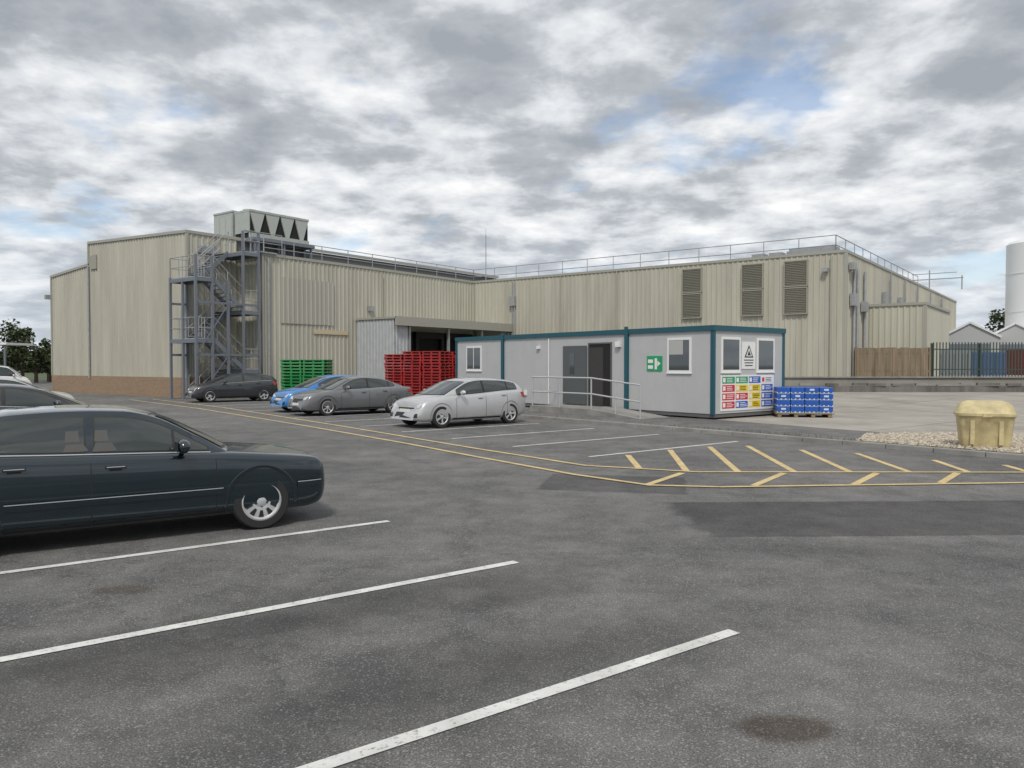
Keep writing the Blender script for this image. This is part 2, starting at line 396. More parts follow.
CLA=dict(W=.90,wb=2.72,fo=.94,ro=1.0,r=.325,nose=.20,
 belt=[(-2.36,.84),(-2.3,.94),(-2.15,.99),(-1.8,1.01),(-1.0,.99),(0,.95),(.9,.92),(1.25,.89),(1.7,.83),(2.05,.74),(2.2,.67),(2.3,.58)],
 crown=[(-2.3,.02),(-1.8,.03),(1,.06),(1.8,.06),(2.3,.04)],
 gh=[(-2.0,.995,.64),(-1.6,1.14,.60),(-1.2,1.27,.57),(-.8,1.345,.57),(-.2,1.385,.59),(.15,1.345,.61),(.7,1.12,.68),(1.15,.905,.76)],
 gcrown=[(-2.0,.02),(-1,.05),(.1,.05),(1.15,.02)],bulge=[(-2.0,-.08),(-1.0,0),(.0,0),(.3,.05),(1.15,.16)],
 wins=[(-1.5,-1.25),(-1.2,-.36),(-.29,.7)],gaps=[-.33,.82,-1.25],handles=[-1.0,-.1],mirror=.6,
 hl=[[(.42,.58),(.68,.60),(.74,.72),(.5,.68)]],hls=[[(1.85,.66),(2.12,.58),(2.14,.66),(1.9,.74)]],
 tl=[[(.4,.78),(.72,.76),(.72,.90),(.4,.88)]],tls=[[(-2.25,.78),(-2.02,.80),(-2.02,.90),(-2.22,.92)]],
 ws=(.70,.945,.58,1.34),rs=(.60,1.02,.52,1.28),grille=[[(-.32,.46),(.32,.46),(.40,.62),(-.40,.62)],[(-.6,.25),(.6,.25),(.5,.36),(-.5,.36)]],pz=.42,spokes=7,wk='thin',chrome=True)
P_black=mat('paint_dark_green',(.003,.013,.020),.25,.1,coat=1)
P_silver=paint('paint_silver',(.50,.50,.50),.45)
P_grey=paint('paint_grey',(.17,.175,.18),.5)
P_dgrey=paint('paint_dark_grey',(.035,.038,.042),.4)
P_blue=paint('paint_blue',(.03,.19,.50),.2)
P_white=paint('paint_white',(.7,.7,.7),0)
make_car('parked_saloon_car',W210,P_black,(-2.86,8.69),33,-1)
make_car('parked_hatchback_car',HATCH,P_silver,(-2.10,22.6),180+41,1)
make_car('parked_coupe_car',CLA,P_grey,(-6.72,27.9),180+39,1)
make_car('parked_blue_hatchback_car',HATCH,P_blue,(-8.1,30.0),180+39,1)
make_car('parked_grey_hatchback_car',HATCH,P_dgrey,(-14.9,37.9),180+36,1)
make_car('parked_estate_car',HATCH,P_dgrey,(-9.2,16.9),37,-1)
make_car('parked_silver_hatchback_car',HATCH,P_silver,(-15.6,26.2),37,-1)
make_car('parked_white_hatchback_car',HATCH,P_white,(-19.8,31.5),37,-1)
make_car('parked_black_saloon_car',CLA,P_dgrey,(-23.5,35.4),37,-1)
make_car('parked_white_van',VAN,P_white,(-33.5,52.5),37,-1)
make_car('parked_white_van',VAN,P_white,(-39.0,61),37,-1)
# ------------------------------------------------------------------ ground
def asphalt():
    m=bpy.data.materials.new('asphalt'); m.use_nodes=True; nt=m.node_tree; n=nt.nodes; l=nt.links; b=n['Principled BSDF']
    g=n.new('ShaderNodeNewGeometry')
    def noise(sc,det,ro,w=None):
        z=n.new('ShaderNodeTexNoise'); z.inputs['Scale'].default_value=sc; z.inputs['Detail'].default_value=det; z.inputs['Roughness'].default_value=ro
        l.new(g.outputs['Position'],z.inputs['Vector']); return z
    def ramp(src,p0,c0,p1,c1):
        r=n.new('ShaderNodeValToRGB'); e=r.color_ramp.elements; e[0].position=p0;e[1].position=p1; e[0].color=(*c0,1);e[1].color=(*c1,1); l.new(src,r.inputs['Fac']); return r
    def mix(a,bb,fac,mode='MIX'):
        x=n.new('ShaderNodeMix'); x.data_type='RGBA'; x.blend_type=mode
        if isinstance(fac,float): x.inputs[0].default_value=fac
        else: l.new(fac,x.inputs[0])
        for s,i in((a,6),(bb,7)):
            if isinstance(s,tuple): x.inputs[i].default_value=(*s,1)
            else: l.new(s,x.inputs[i])
        return x.outputs[2]
    def math_(op,a,bb=None,c=None):
        x=n.new('ShaderNodeMath'); x.operation=op
        for i,s in enumerate((a,bb,c)):
            if s is None: continue
            if isinstance(s,(int,float)): x.inputs[i].default_value=s
            else: l.new(s,x.inputs[i])
        return x.outputs[0]
    big=noise(.25,4,.62); col=ramp(big.outputs['Fac'],.32,(.092,.092,.093),.68,(.156,.153,.149)).outputs[0]
    med=noise(1.5,6,.75); col=mix(col,ramp(med.outputs['Fac'],.36,(.70,.70,.71),.64,(1.18,1.18,1.16)).outputs[0],1.0,'MULTIPLY')
    fine=noise(95,3,.85); col=mix(col,ramp(fine.outputs['Fac'],.34,(.30,.30,.31),.66,(1.8,1.79,1.76)).outputs[0],1.0,'MULTIPLY')
    vor=n.new('ShaderNodeTexVoronoi'); vor.inputs['Scale'].default_value=110; l.new(g.outputs['Position'],vor.inputs['Vector'])
    sp=n.new('ShaderNodeSeparateColor'); l.new(vor.outputs['Color'],sp.inputs[0])
    col=mix(col,(.34,.33,.31),math_('MULTIPLY',math_('GREATER_THAN',sp.outputs[0],.91),.5))
    sx=n.new('ShaderNodeSeparateXYZ'); l.new(g.outputs['Position'],sx.inputs[0]); X=sx.outputs[0];Y=sx.outputs[1]
    wob=math_('MULTIPLY',math_('SUBTRACT',noise(2.2,4,.7).outputs['Fac'],.5),1.2)
    def ellipse(cx,cy,rx,ry,soft,k,colr,rot=0):
        nonlocal col
        c_,s_=math.cos(rot),math.sin(rot)
        dx=math_('SUBTRACT',X,cx);dy=math_('SUBTRACT',Y,cy)
        u=math_('DIVIDE',math_('ADD',math_('MULTIPLY',dx,c_),math_('MULTIPLY',dy,s_)),rx)
        v=math_('DIVIDE',math_('SUBTRACT',math_('MULTIPLY',dy,c_),math_('MULTIPLY',dx,s_)),ry)
        dd=math_('ADD',math_('SQRT',math_('ADD',math_('MULTIPLY',u,u),math_('MULTIPLY',v,v))),wob)
        f=n.new('ShaderNodeMapRange'); l.new(dd,f.inputs[0]); f.inputs[1].default_value=1+soft; f.inputs[2].default_value=1-soft; f.inputs[3].default_value=0; f.inputs[4].default_value=k
        col=mix(col,mix(col,colr,1.0,'MULTIPLY'),f.outputs[0])
    def rect(cx,cy,rx,ry,k,colr,rot,soft=.02):
        nonlocal col
        c_,s_=math.cos(rot),math.sin(rot)
        dx=math_('SUBTRACT',X,cx);dy=math_('SUBTRACT',Y,cy)
        u=math_('DIVIDE',math_('ABSOLUTE',math_('ADD',math_('MULTIPLY',dx,c_),math_('MULTIPLY',dy,s_))),rx)
        v=math_('DIVIDE',math_('ABSOLUTE',math_('SUBTRACT',math_('MULTIPLY',dy,c_),math_('MULTIPLY',dx,s_))),ry)
        dd=math_('ADD',math_('MAXIMUM',u,v),math_('MULTIPLY',wob,.12))
        f=n.new('ShaderNodeMapRange'); l.new(dd,f.inputs[0]); f.inputs[1].default_value=1+soft; f.inputs[2].default_value=1-soft; f.inputs[3].default_value=0; f.inputs[4].default_value=k
        col=mix(col,mix(col,colr,1.0,'MULTIPLY'),f.outputs[0])
    rect(6.1,9.4,4.0,1.05,.95,(.52,.52,.53),R(2))       # re-laid patch
    rect(1.6,12.0,1.1,.85,.9,(.58,.58,.60),R(-12))
    rect(-4.5,15.0,.8,2.4,.5,(.7,.7,.72),R(38))
    ellipse(1.40,3.87,.24,.14,.25,.85,(.48,.40,.34))
    ellipse(-1.2,5.9,1.6,.5,.7,.8,(.5,.5,.5),R(33))
    ellipse(-.2,4.6,1.6,.45,.7,.8,(.5,.5,.5),R(33))
    ellipse(-2.6,4.6,1.0,.5,.7,.7,(.45,.45,.45),R(33))
    ellipse(.1,6.2,.5,.25,.5,.6,(.5,.5,.5),R(33))
    ellipse(3.4,7.6,1.6,.35,.8,.45,(.6,.6,.6),R(-10))
    ellipse(-3.2,6.3,.25,.12,.3,.7,(.6,.5,.4))
    vc=n.new('ShaderNodeTexVoronoi'); vc.feature='DISTANCE_TO_EDGE'; vc.inputs['Scale'].default_value=.22
    va=n.new('ShaderNodeVectorMath'); va.operation='SCALE'; va.inputs['Scale'].default_value=1.2; l.new(med.outputs['Color'],va.inputs[0])
    vb=n.new('ShaderNodeVectorMath'); vb.operation='ADD'; l.new(va.outputs[0],vb.inputs[0]); l.new(g.outputs['Position'],vb.inputs[1]); l.new(vb.outputs[0],vc.inputs['Vector'])
    cm=math_('MULTIPLY',math_('LESS_THAN',vc.outputs['Distance'],.003),.5); col=mix(col,(.04,.04,.04),cm)
    l.new(col,b.inputs['Base Color']); b.inputs['Roughness'].default_value=.88; b.inputs['Specular IOR Level'].default_value=.3
    return m
M_asph=asphalt()
M_grass=mat('grass_field',(.07,.09,.035),.95,var=.3,vscale=.05)
M_conc=mat('yard_concrete',(.33,.305,.265),.9,var=.25,vscale=.5)
# slab joints in the yard concrete
nt=M_conc.node_tree; n=nt.nodes; l=nt.links; b=n['Principled BSDF']
src=b.inputs['Base Color'].links[0].from_socket
gg=n.new('ShaderNodeNewGeometry'); mp=n.new('ShaderNodeMapping'); mp.inputs['Rotation'].default_value=(0,0,R(51.4)); l.new(gg.outputs['Position'],mp.inputs[0])
br=n.new('ShaderNodeTexBrick'); br.offset=0; br.inputs['Scale'].default_value=1; br.inputs['Brick Width'].default_value=5; br.inputs['Row Height'].default_value=5; br.inputs['Mortar Size'].default_value=.03
br.inputs['Color1'].default_value=(1,1,1,1); br.inputs['Color2'].default_value=(.86,.86,.87,1); br.inputs['Mortar'].default_value=(.45,.45,.45,1); l.new(mp.outputs[0],br.inputs['Vector'])
mxx=n.new('ShaderNodeMix'); mxx.data_type='RGBA'; mxx.blend_type='MULTIPLY'; mxx.inputs[0].default_value=1; l.new(src,mxx.inputs[6]); l.new(br.outputs[0],mxx.inputs[7]); l.new(mxx.outputs[2],b.inputs['Base Color'])
M_terr=mat('terrace_concrete',(.26,.25,.22),.9,var=.2,vscale=.5)
M_kerb=mat('kerb_concrete',(.25,.24,.225),.9,var=.25,vscale=1.6)
def markmat(name,c,wear):
    m=bpy.data.materials.new(name); m.use_nodes=True; nt=m.node_tree;n=nt.nodes;l=nt.links;b=n['Principled BSDF']
    g=n.new('ShaderNodeNewGeometry'); z=n.new('ShaderNodeTexNoise'); z.inputs['Scale'].default_value=22; z.inputs['Detail'].default_value=6; z.inputs['Roughness'].default_value=.85
    l.new(g.outputs['Position'],z.inputs['Vector']); r=n.new('ShaderNodeValToRGB'); e=r.color_ramp.elements
    e[0].position=wear-.06; e[1].position=wear+.06; e[0].color=(.15,.15,.145,1); e[1].color=(*c,1); l.new(z.outputs['Fac'],r.inputs['Fac'])
    z2=n.new('ShaderNodeTexNoise'); z2.inputs['Scale'].default_value=3; z2.inputs['Detail'].default_value=3; l.new(g.outputs['Position'],z2.inputs['Vector'])
    r2=n.new('ShaderNodeValToRGB'); r2.color_ramp.elements[0].position=.3; r2.color_ramp.elements[1].position=.7; r2.color_ramp.elements[0].color=(.72,.72,.71,1); r2.color_ramp.elements[1].color=(1,1,1,1)
    l.new(z2.outputs['Fac'],r2.inputs['Fac']); x=n.new('ShaderNodeMix'); x.data_type='RGBA'; x.blend_type='MULTIPLY'; x.inputs[0].default_value=1; l.new(r.outputs[0],x.inputs[6]); l.new(r2.outputs[0],x.inputs[7])
    l.new(x.outputs[2],b.inputs['Base Color']); b.inputs['Roughness'].default_value=.8; return m
M_wline=markmat('white_line_paint',(.66,.66,.64),.40)
M_yline=markmat('yellow_line_paint',(.66,.50,.24),.41)
g=MB(); g.quadpts([(-1800,-400,-.03),(1800,-400,-.03),(1800,2600,-.03),(-1800,2600,-.03)]); g.build('ground',[M_grass])
g=MB(); g.quadpts([(-70,-25,0),(75,-25,0),(75,95,0),(-70,95,0)]); g.build('car_park_asphalt',[M_asph])
K0=Vector((2.76,24.1))
def yz(x,y):
    def sm(t): t=max(0,min(1,t)); return t*t*(3-2*t)
    return .1+.3*sm((y-27)/13)*sm((x-6)/6)
g=MB(); ns,ntt=43,60
for i in range(ns+1):
    for j in range(ntt+1):
        p=K0+A2*(13-i)+B2*j; g.v.append((p.x,p.y,yz(p.x,p.y)))
for i in range(ns):
    for j in range(ntt):
        a=i*(ntt+1)+j; g.f.append((a,a+1,a+ntt+2,a+ntt+1)); g.mi.append(0)
g.build('yard_pavement',[M_conc])
# darker tarmac footway beside the kerb
g=MB(); q=[K0+A2*12.9+B2*.02,K0-A2*14+B2*.02,K0-A2*14+B2*2.0,K0-A2*1.0+B2*3.3,K0+A2*12.9+B2*3.3]
g.quadpts([(p.x,p.y,.106) for p in reversed(q)]); g.build('footway',[M_asph])
g=MB()
for i in range(-32,14):
    p=K0+A2*(i-.5)+B2*(-.075); g.box((p.x,p.y,.03),(.985,.15,.155),math.atan2(A2.y,A2.x),0)
for j in range(0,14):
    p=K0+A2*13.08+B2*(j+.5); g.box((p.x,p.y,.03),(.985,.15,.155),math.atan2(B2.y,B2.x),0)
g.build('kerb',[M_kerb],bevel=.015)
def line(mb,a,b,w,z,m=0):
    a=Vector(a);b=Vector(b);d=(b-a).normalized();nn=Vector((-d.y,d.x))*w/2
    mb.quadpts([(*(a-nn),z),(*(b-nn),z),(*(b+nn),z),(*(a+nn),z)],m)
g=MB(); d54=Vector((math.sin(R(53.5)),math.cos(R(53.5))))
e0=Vector((1.54,5.29)); st=Vector((-1.50,1.885))
for k in range(-3,14):
    e=e0+st*k; line(g,e-d54*5.2,e,.10,.006)
g.build('white_bay_lines',[M_wline])
g=MB(); s0=Vector((.02,17.35))
for k in range(-1,14):
    p=s0+A2*(2.45*k); line(g,p,p+B2*5.0,.10,.006)
g.build('white_bay_lines',[M_wline])
g=MB(); k=1.057
def poly(mb,pts,w,z):
    pts=[Vector(p)*k for p in pts]
    for a,b in zip(pts,pts[1:]):
        d=(b-a).normalized(); line(mb,a-d*w*.45,b+d*w*.45,w,z); z+=.0005
poly(g,[(-19.1,38.5),(-12.7,31.0),(-6.2,22.4),(-2.51,17.3),(-.60,14.47),(1.0,12.2),(2.0,11.12),(3.0,10.95),(7.6,11.35),(16,12.0)],.11,.009)
poly(g,[(-18.3,39.2),(-11.9,31.6),(-5.2,22.4),(-.66,15.9),(1.28,13.3),(3.05,12.5),(8.3,12.46),(16,12.9)],.11,.009)
g.build('yellow_boundary_lines',[M_yline])
g=MB()
for a,b in [((2.25,14.9),(2.15,12.95)),((3.25,15.8),(2.87,12.6)),((4.22,16.4),(3.7,12.55)),((5.09,16.6),(4.62,12.55)),((5.95,15.8),(5.53,12.55)),((6.82,15.2),(6.5,12.55)),((7.75,14.1),(7.46,12.55)),((8.6,13.4),(8.45,12.6)),
            ((1.98,11.2),(2.75,12.4)),((3.5,11.1),(4.4,12.4)),((5.0,11.2),(5.9,12.4)),((6.35,11.35),(7.2,12.4)),((7.8,11.5),(8.5,12.45))]:
    line(g,Vector(a)*k,Vector(b)*k,.12,.006)
g.build('yellow_hatching',[M_yline])
# gravel
M_grav=mat('gravel_stone',(.42,.37,.30),.9,var=.45,vscale=9)
g=MB()
def inpoly(p,P):
    c=False
    for i in range(len(P)):
        a=P[i];b=P[i-1]
        if (a[1]>p[1])!=(b[1]>p[1]) and p[0]<(b[0]-a[0])*(p[1]-a[1])/(b[1]-a[1])+a[0]: c=not c
    return c
GP=[(7.9,17.7),(9.0,19.4),(11.8,19.8),(16.5,16.5),(17,7.0),(16,7.7),(10.7,14.3)]
cnt=0
while cnt<5200:
    p=(random.uniform(7.8,17),random.uniform(7,20))
    if not inpoly(p,GP): continue
    cnt+=1; r=random.uniform(.018,.05); z=.11+r*.3; b=len(g.v)
    for dx,dy,dz in ((1,0,0),(0,1,0),(-1,0,0),(0,-1,0),(0,0,.9),(0,0,-.9)):
        g.v.append((p[0]+dx*r*random.uniform(.7,1.3),p[1]+dy*r*random.uniform(.7,1.3),z+dz*r*random.uniform(.7,1.1)))
    for q in ((0,1,4),(1,2,4),(2,3,4),(3,0,4),(1,0,5),(2,1,5),(3,2,5),(0,3,5)): g.f.append(tuple(b+i for i in q)); g.mi.append(0)
g.quadpts([(x,y,.112) for x,y in GP],0)
g.build('gravel_bed',[M_grav])
M_weed=mat('weed_leaf',(.06,.09,.03),.9)
g=MB()
for i in range(260):
    s_=random.choice((random.gauss(-8,2.5),random.uniform(-14,12))); p=K0+A2*s_+B2*random.uniform(.0,.14); 
    a=random.uniform(0,6.28); h_=random.uniform(.03,.11); dx,dy=math.cos(a)*.03,math.sin(a)*.03
    g.quadpts([(p.x-dx*.3,p.y-dy*.3,.10),(p.x+dx*.3,p.y+dy*.3,.10),(p.x+dx*2-dy,p.y+dy*2+dx,.11+h_)],0)
g.build('kerb_weeds',[M_weed])
# ------------------------------------------------------------------ factory
Qp=(-14.3,44.1,0)
fac=empty('factory_building',Qp,BG)
M_clad=mat('cladding_beige',(.43,.415,.345),.55,var=.14,vscale=1.1,streak=True)
M_clad2=mat('cladding_beige_light',(.46,.45,.375),.55,var=.10,vscale=1.0,streak=True)
M_clad3=mat('cladding_replacement',(.39,.375,.32),.55,var=.05,vscale=1.0,streak=True)
M_trim=mat('flashing',(.34,.335,.29),.5)
M_galv=mat('galvanised',(.36,.37,.38),.5,.35,var=.15,vscale=4)
M_grey=mat('painted_grey_steel',(.17,.19,.22),.5,.2)
M_core=mat('roof_felt',(.12,.12,.12),.9)
def brickmat():
    m=bpy.data.materials.new('brick'); m.use_nodes=True;nt=m.node_tree;n=nt.nodes;l=nt.links;b=n['Principled BSDF']
    tc=n.new('ShaderNodeTexCoord'); mp=n.new('ShaderNodeMapping'); mp.inputs['Rotation'].default_value=(R(90),0,0); l.new(tc.outputs['Object'],mp.inputs[0])
    br=n.new('ShaderNodeTexBrick'); br.inputs['Scale'].default_value=1; br.inputs['Brick Width'].default_value=.225; br.inputs['Row Height'].default_value=.075; br.inputs['Mortar Size'].default_value=.01
    br.inputs['Color1'].default_value=(.30,.18,.095,1); br.inputs['Color2'].default_value=(.22,.13,.07,1); br.inputs['Mortar'].default_value=(.3,.27,.22,1)
    l.new(mp.outputs[0],br.inputs['Vector']); l.new(br.outputs[0],b.inputs['Base Color']); b.inputs['Roughness'].default_value=.9; return m
M_brick=brickmat()
def clad(mb,p0,p1,z0,za,zb,pitch=.32,dep=.04,m=0):
    """ribbed sheet from p0 to p1; outward is to the right of travel"""
    p0=Vector(p0);p1=Vector(p1);d=p1-p0;L=d.length;d/=L;nn=Vector((d.y,-d.x))
    cnt=max(1,int(L/pitch)); pw=L/cnt; pts=[]
    for i in range(cnt):
        for fr,o in ((0,0),(.55,0),(.66,1),(.89,1)): pts.append(((i+fr)*pw,o*dep))
    pts.append((L,0))
    b=len(mb.v)
    for t,o in pts:
        q=p0+d*t+nn*o; zt=za+(zb-za)*t/L; mb.v.append((q.x,q.y,z0)); mb.v.append((q.x,q.y,zt))
    for i in range(len(pts)-1): mb.f.append((b+2*i,b+2*i+2,b+2*i+3,b+2*i+1)); mb.mi.append(m)
H=8.2
w=MB()
clad(w,(0,0),(0,18.9),.25,H,H)                     # Q-R wall (faces +x)
clad(w,(0,18.9),(26.94,18.9),.25,H,H)              # R-S wall
clad(w,(26.94,18.9),(26.94,62.3),.25,H,H)          # S-T wall
clad(w,(-2.45,0),(0,0),.25,H,H)                    # return behind the stair
clad(w,(-2.45,-3.14),(-2.45,0),1.15,9.3,9.35)
clad(w,(-14.05,-3.14),(-2.45,-3.14),1.15,9.75,9.3)
clad(w,(-19.65,-3.14),(-14.05,-3.14),1.15,7.95,8.35)
clad(w,(-19.65,40),(-19.65,-3.14),1.15,7.9,7.95)
clad(w,(-14.05,20),(-14.05,-3.1),7.5,9.75,9.75)
clad(w,(30.04,24.5),(30.04,34),.3,5.5,5.5,m=1)
clad(w,(26.98,24.5),(30.04,24.5),.3,5.5,5.5,m=1)
clad(w,(.055,1.2),(.055,5.2),4.3,7.0,7.0,m=2)
wo=w.build('ribbed_walls',[M_clad,M_clad2,M_clad3],fac)
c=MB()
c.prism([(-2.6,.06),(-.06,.06),(-.06,19),(26.88,19),(26.88,62.2),(-19.5,62.2),(-19.5,25),(-2.6,25)],0,H-.12,0)
c.prism([(-14.0,-3.08),(-2.52,-3.08),(-2.52,24.9),(-14.0,24.9)],0,9.2,0)
c.prism([(-19.58,-3.08),(-14.02,-3.08),(-14.02,24.8),(-19.58,24.8)],0,7.85,0)
c.prism([(26.9,24.56),(29.98,24.56),(29.98,34),(26.9,34)],0,5.4,0)
c.build('roof_core',[M_core],fac)
b=MB()
b.bb(-19.7,-2.40,-3.2,-3.0,0,1.15); b.bb(-2.6,-2.39,-2.99,-.02,0,1.15)
b.build('brick_plinth',[M_brick],fac)
t=MB()
def trimline(p0,p1,z0,z1,h=.16,th=.1):
    t.bar((*p0,z0),(*p1,z1),th,h,0)
trimline((.02,-.04),(.02,18.85),H,H); trimline((.07,18.88),(27.0,18.88),H+.001,H+.001); trimline((26.96,18.93),(26.96,62.3),H,H)
trimline((-2.4,-.02),(-.03,-.02),H,H); trimline((-14.1,-3.18),(-2.4,-3.18),9.75,9.3); trimline((-2.42,-3.13),(-2.42,25),9.3,9.3); trimline((-19.7,-3.18),(-14.1,-3.18),7.95,8.35)
trimline((-14.08,-3.12),(-14.08,20),9.75,9.75)
trimline((27,24.46),(30.1,24.46),5.5,5.5); trimline((30.08,24.52),(30.08,34),5.5,5.5)
for (x,y,z0,z1) in ((.02,-.02,.2,H-.09),(-2.43,-3.17,1.15,9.2),(-14.08,-3.19,8.4,9.66),(26.97,18.86,.2,H-.09),(30.06,24.47,.3,5.4),(-19.68,-3.17,1.15,7.85),(-.0,18.86,.2,H-.09)):
    t.bb(x-.08,x+.08,y-.03,y+.09,z0,z1,0)
t.bb(-.04,.05,.1,18.8,0,.28,1); t.bb(.06,26.9,18.8,18.9,0,.28,1)
t.build('flashings',[M_trim,M_core],fac)
d=MB()
M_panel=mat('panel_tan',(.34,.33,.27),.6,var=.06,vscale=2)
M_louv=mat('louvre',(.31,.30,.25),.6)
M_white=mat('white_upvc',(.75,.75,.74),.4)
M_black=mat('black_opening',(.012,.012,.012),.8)
for (x0,x1) in ((17.24,18.5),(21.07,22.34),(23.6,24.9)):
    for (z0,z1) in ((4.8,6.3),(6.4,7.85)):
        d.bb(x0,x1,18.79,18.84,z0,z1,0)
        for zz in [z0+.05+i*.1 for i in range(int((z1-z0)/.1)-0)]:
            M=Matrix.Translation(((x0+x1)/2,18.765,zz))@Matrix.Rotation(R(-35),4,'X'); d.xbox(M,x1-x0-.08,.10,.012,1)
        for xx in (x0,x1): d.bb(xx-.03,xx+.03,18.71,18.85,z0,z1,1)
        for zz in (z0,z1): d.bb(x0-.03,x1+.03,18.705,18.855,zz-.03,zz+.03,1)
d.bb(.05,.09,3.6,6.3,3.75,4.0,2)
for (x,y0) in ((3.8,18.74),(4.0,18.74)): d.cyl((x,y0,.3),(x,y0,8),.05,8,4)
d.bb(3.6,4.1,18.6,18.8,6.2,6.9,4)
for px_ in (8,12.5): d.cyl((px_,18.80,.3),(px_,18.80,8.1),.045,8,0)
for px_,py_ in ((27.1,20.2),(27.1,21.0),(27.1,22.8)): d.cyl((px_,py_,.3),(px_,py_,7.4),.08,8,4)
d.bb(27.0,27.25,19.6,20.4,5.2,5.9,4); d.bb(27.0,27.3,22.2,22.9,5.0,5.6,4); d.bb(27.0,27.3,19.3,19.9,7.2,7.6,4)
d.cyl((26.2,18.75,.3),(26.2,18.75,8),.05,8,0)
for xx in (25.9,): d.bb(xx-.15,xx+.15,18.55,18.8,7.1,7.3,4)
d.cyl((.16,.35,.3),(.16,.35,8),.06,8,4); d.cyl((.16,9.2,4.7),(.16,9.2,8),.045,8,0); d.cyl((-14.0,-3.25,1),(-14.0,-3.25,8.3),.06,8,4)
for yy in (28,33,38,44,50): d.bb(27,27.2,yy,yy+.8,5.6,6.6,4); d.cyl((27.12,yy+2,.4),(27.12,yy+2,8),.06,6,4)
for yy in (8.0,): d.bb(.06,.35,yy,yy+.35,5.4,5.7,4)
d.bb(-19.95,-19.7,-3.5,-3.15,6.4,6.7,4); d.bar((-20.4,-3.3,6.6),(-19.7,-3.3,6.6),.05,.05,4)
d.bb(-2.44,-2.30,-2.5,-1.4,8.2,8.6,4)
d.bb(-13.7,-12.9,-3.24,-3.18,8.0,8.9,1)
d.build('wall_fittings',[M_panel,M_louv,mat('tan_sign',(.55,.45,.3),.5),M_black,M_galv],fac)
r=MB()
def railing(p0,p1,z,h=1.1,sp=1.6):
    p0=Vector(p0);p1=Vector(p1);L=(p1-p0).length;n_=int(L/sp)
    for i in range(n_+1):
        q=p0+(p1-p0)*i/n_; r.cyl((q.x,q.y,z),(q.x,q.y,z+h),.026,6)
    for hh in (.55,1.1): r.cyl((p0.x,p0.y,z+hh),(p1.x,p1.y,z+hh),.026,6)
railing((-.35,.4),(-.35,19.3),H-.1,sp=2); railing((-.35,19.3),(26.3,19.3),H-.1,sp=2); railing((26.3,19.3),(26.3,45),H-.1,sp=2)
r.build('roof_railing',[M_galv],fac)
a=MB(); a.cyl((.3,20,8),(.3,20,11.9),.035,6); a.cyl((.3,20,11.5),(.3,20,12.4),.015,5)
for q in range(3): a.bb(20.5+q*1.1,21.3+q*1.1,22,22.8,8.1,8.9,0)
a.bb(23,25.6,21.5,23,8.1,9.0,0)
a.cyl((30-3.6,50,8),(26.4,50,10.2),.05,6); a.bar((24.5,50,9.4),(29,50,9.4),.08,.08); a.bar((25,50,9.9),(28.5,50,9.9),.06,.06); a.cyl((24.6,50,8),(24.6,50,9.6),.05,6); a.cyl((28.9,50,8.4),(28.9,50,9.6),.05,6)
a.build('rooftop_plant',[M_galv],fac)
# chillers
ch=MB()
M_chill=mat('chiller_panel',(.38,.41,.38),.5,var=.06)
x0,x1,y0,y1=-5.9,-2.15,.7,5.0
for xx in (x0+.2,x1-.2):
    for yy in (y0+.2,(y0+y1)/2,y1-.2): ch.bb(xx-.08,xx+.08,yy-.08,yy+.08,8.05,9.25,2)
ch.bb(x0,x1+.5,y0-.1,y1+.1,9.25,9.42,2)
for yy in (y0+.1,(y0+y1)/2,y1-.1): ch.bb(x1+.3,x1+.42,yy-.06,yy+.06,8.05,9.25,2)
ch.bb(x0,x1-1.75,y0,y1-.2,9.45,11.15,0); ch.bb(x0-.03,x1-1.72,y0-.03,y1-.17,11.15,11.25,0)
for i in range(3): ch.bb(x0+.1+i*.62,x0+.62+i*.62,y0-.02,y0+.005,9.6,10.9,3)
ch.bb(x1-1.5,x1-.06,y0+.06,y1-.02,9.45,11.0,1)
nV=4; wv=(y1-y0)/nV
for i in range(nV):
    ya=y0+i*wv
    for xs_ in (x1-.06,):
        b_=len(ch.v)
        tri=[(ya+.03,11.0),(ya+wv-.03,11.0),(ya+wv/2+.12,9.75),(ya+wv/2-.12,9.75)]
        for xx in (xs_,xs_+.08):
            for (yy,zz) in tri: ch.v.append((xx,yy,zz))
        for q in ((0,1,2,3),(4,7,6,5),(0,4,5,1),(1,5,6,2),(2,6,7,3),(3,7,4,0)): ch.f.append(tuple(b_+z for z in q)); ch.mi.append(3)
    ch.cyl((x1-.75,ya+wv/2,11.0),(x1-.75,ya+wv/2,11.22),.42,16,0)
ch.bb(x1-.1,x1+.05,y0,y1,9.45,9.75,0); ch.bb(x1-1.6,x1+.05,y0,y1,11.0,11.12,0); 
ch.bb(x1-1.5,x1-.05,y0-.0,y0+.05,9.76,10.99,0)
ch.build('roof_chillers',[M_chill,M_black,M_grey,mat('chiller_pale',(.42,.44,.41),.5)],fac)
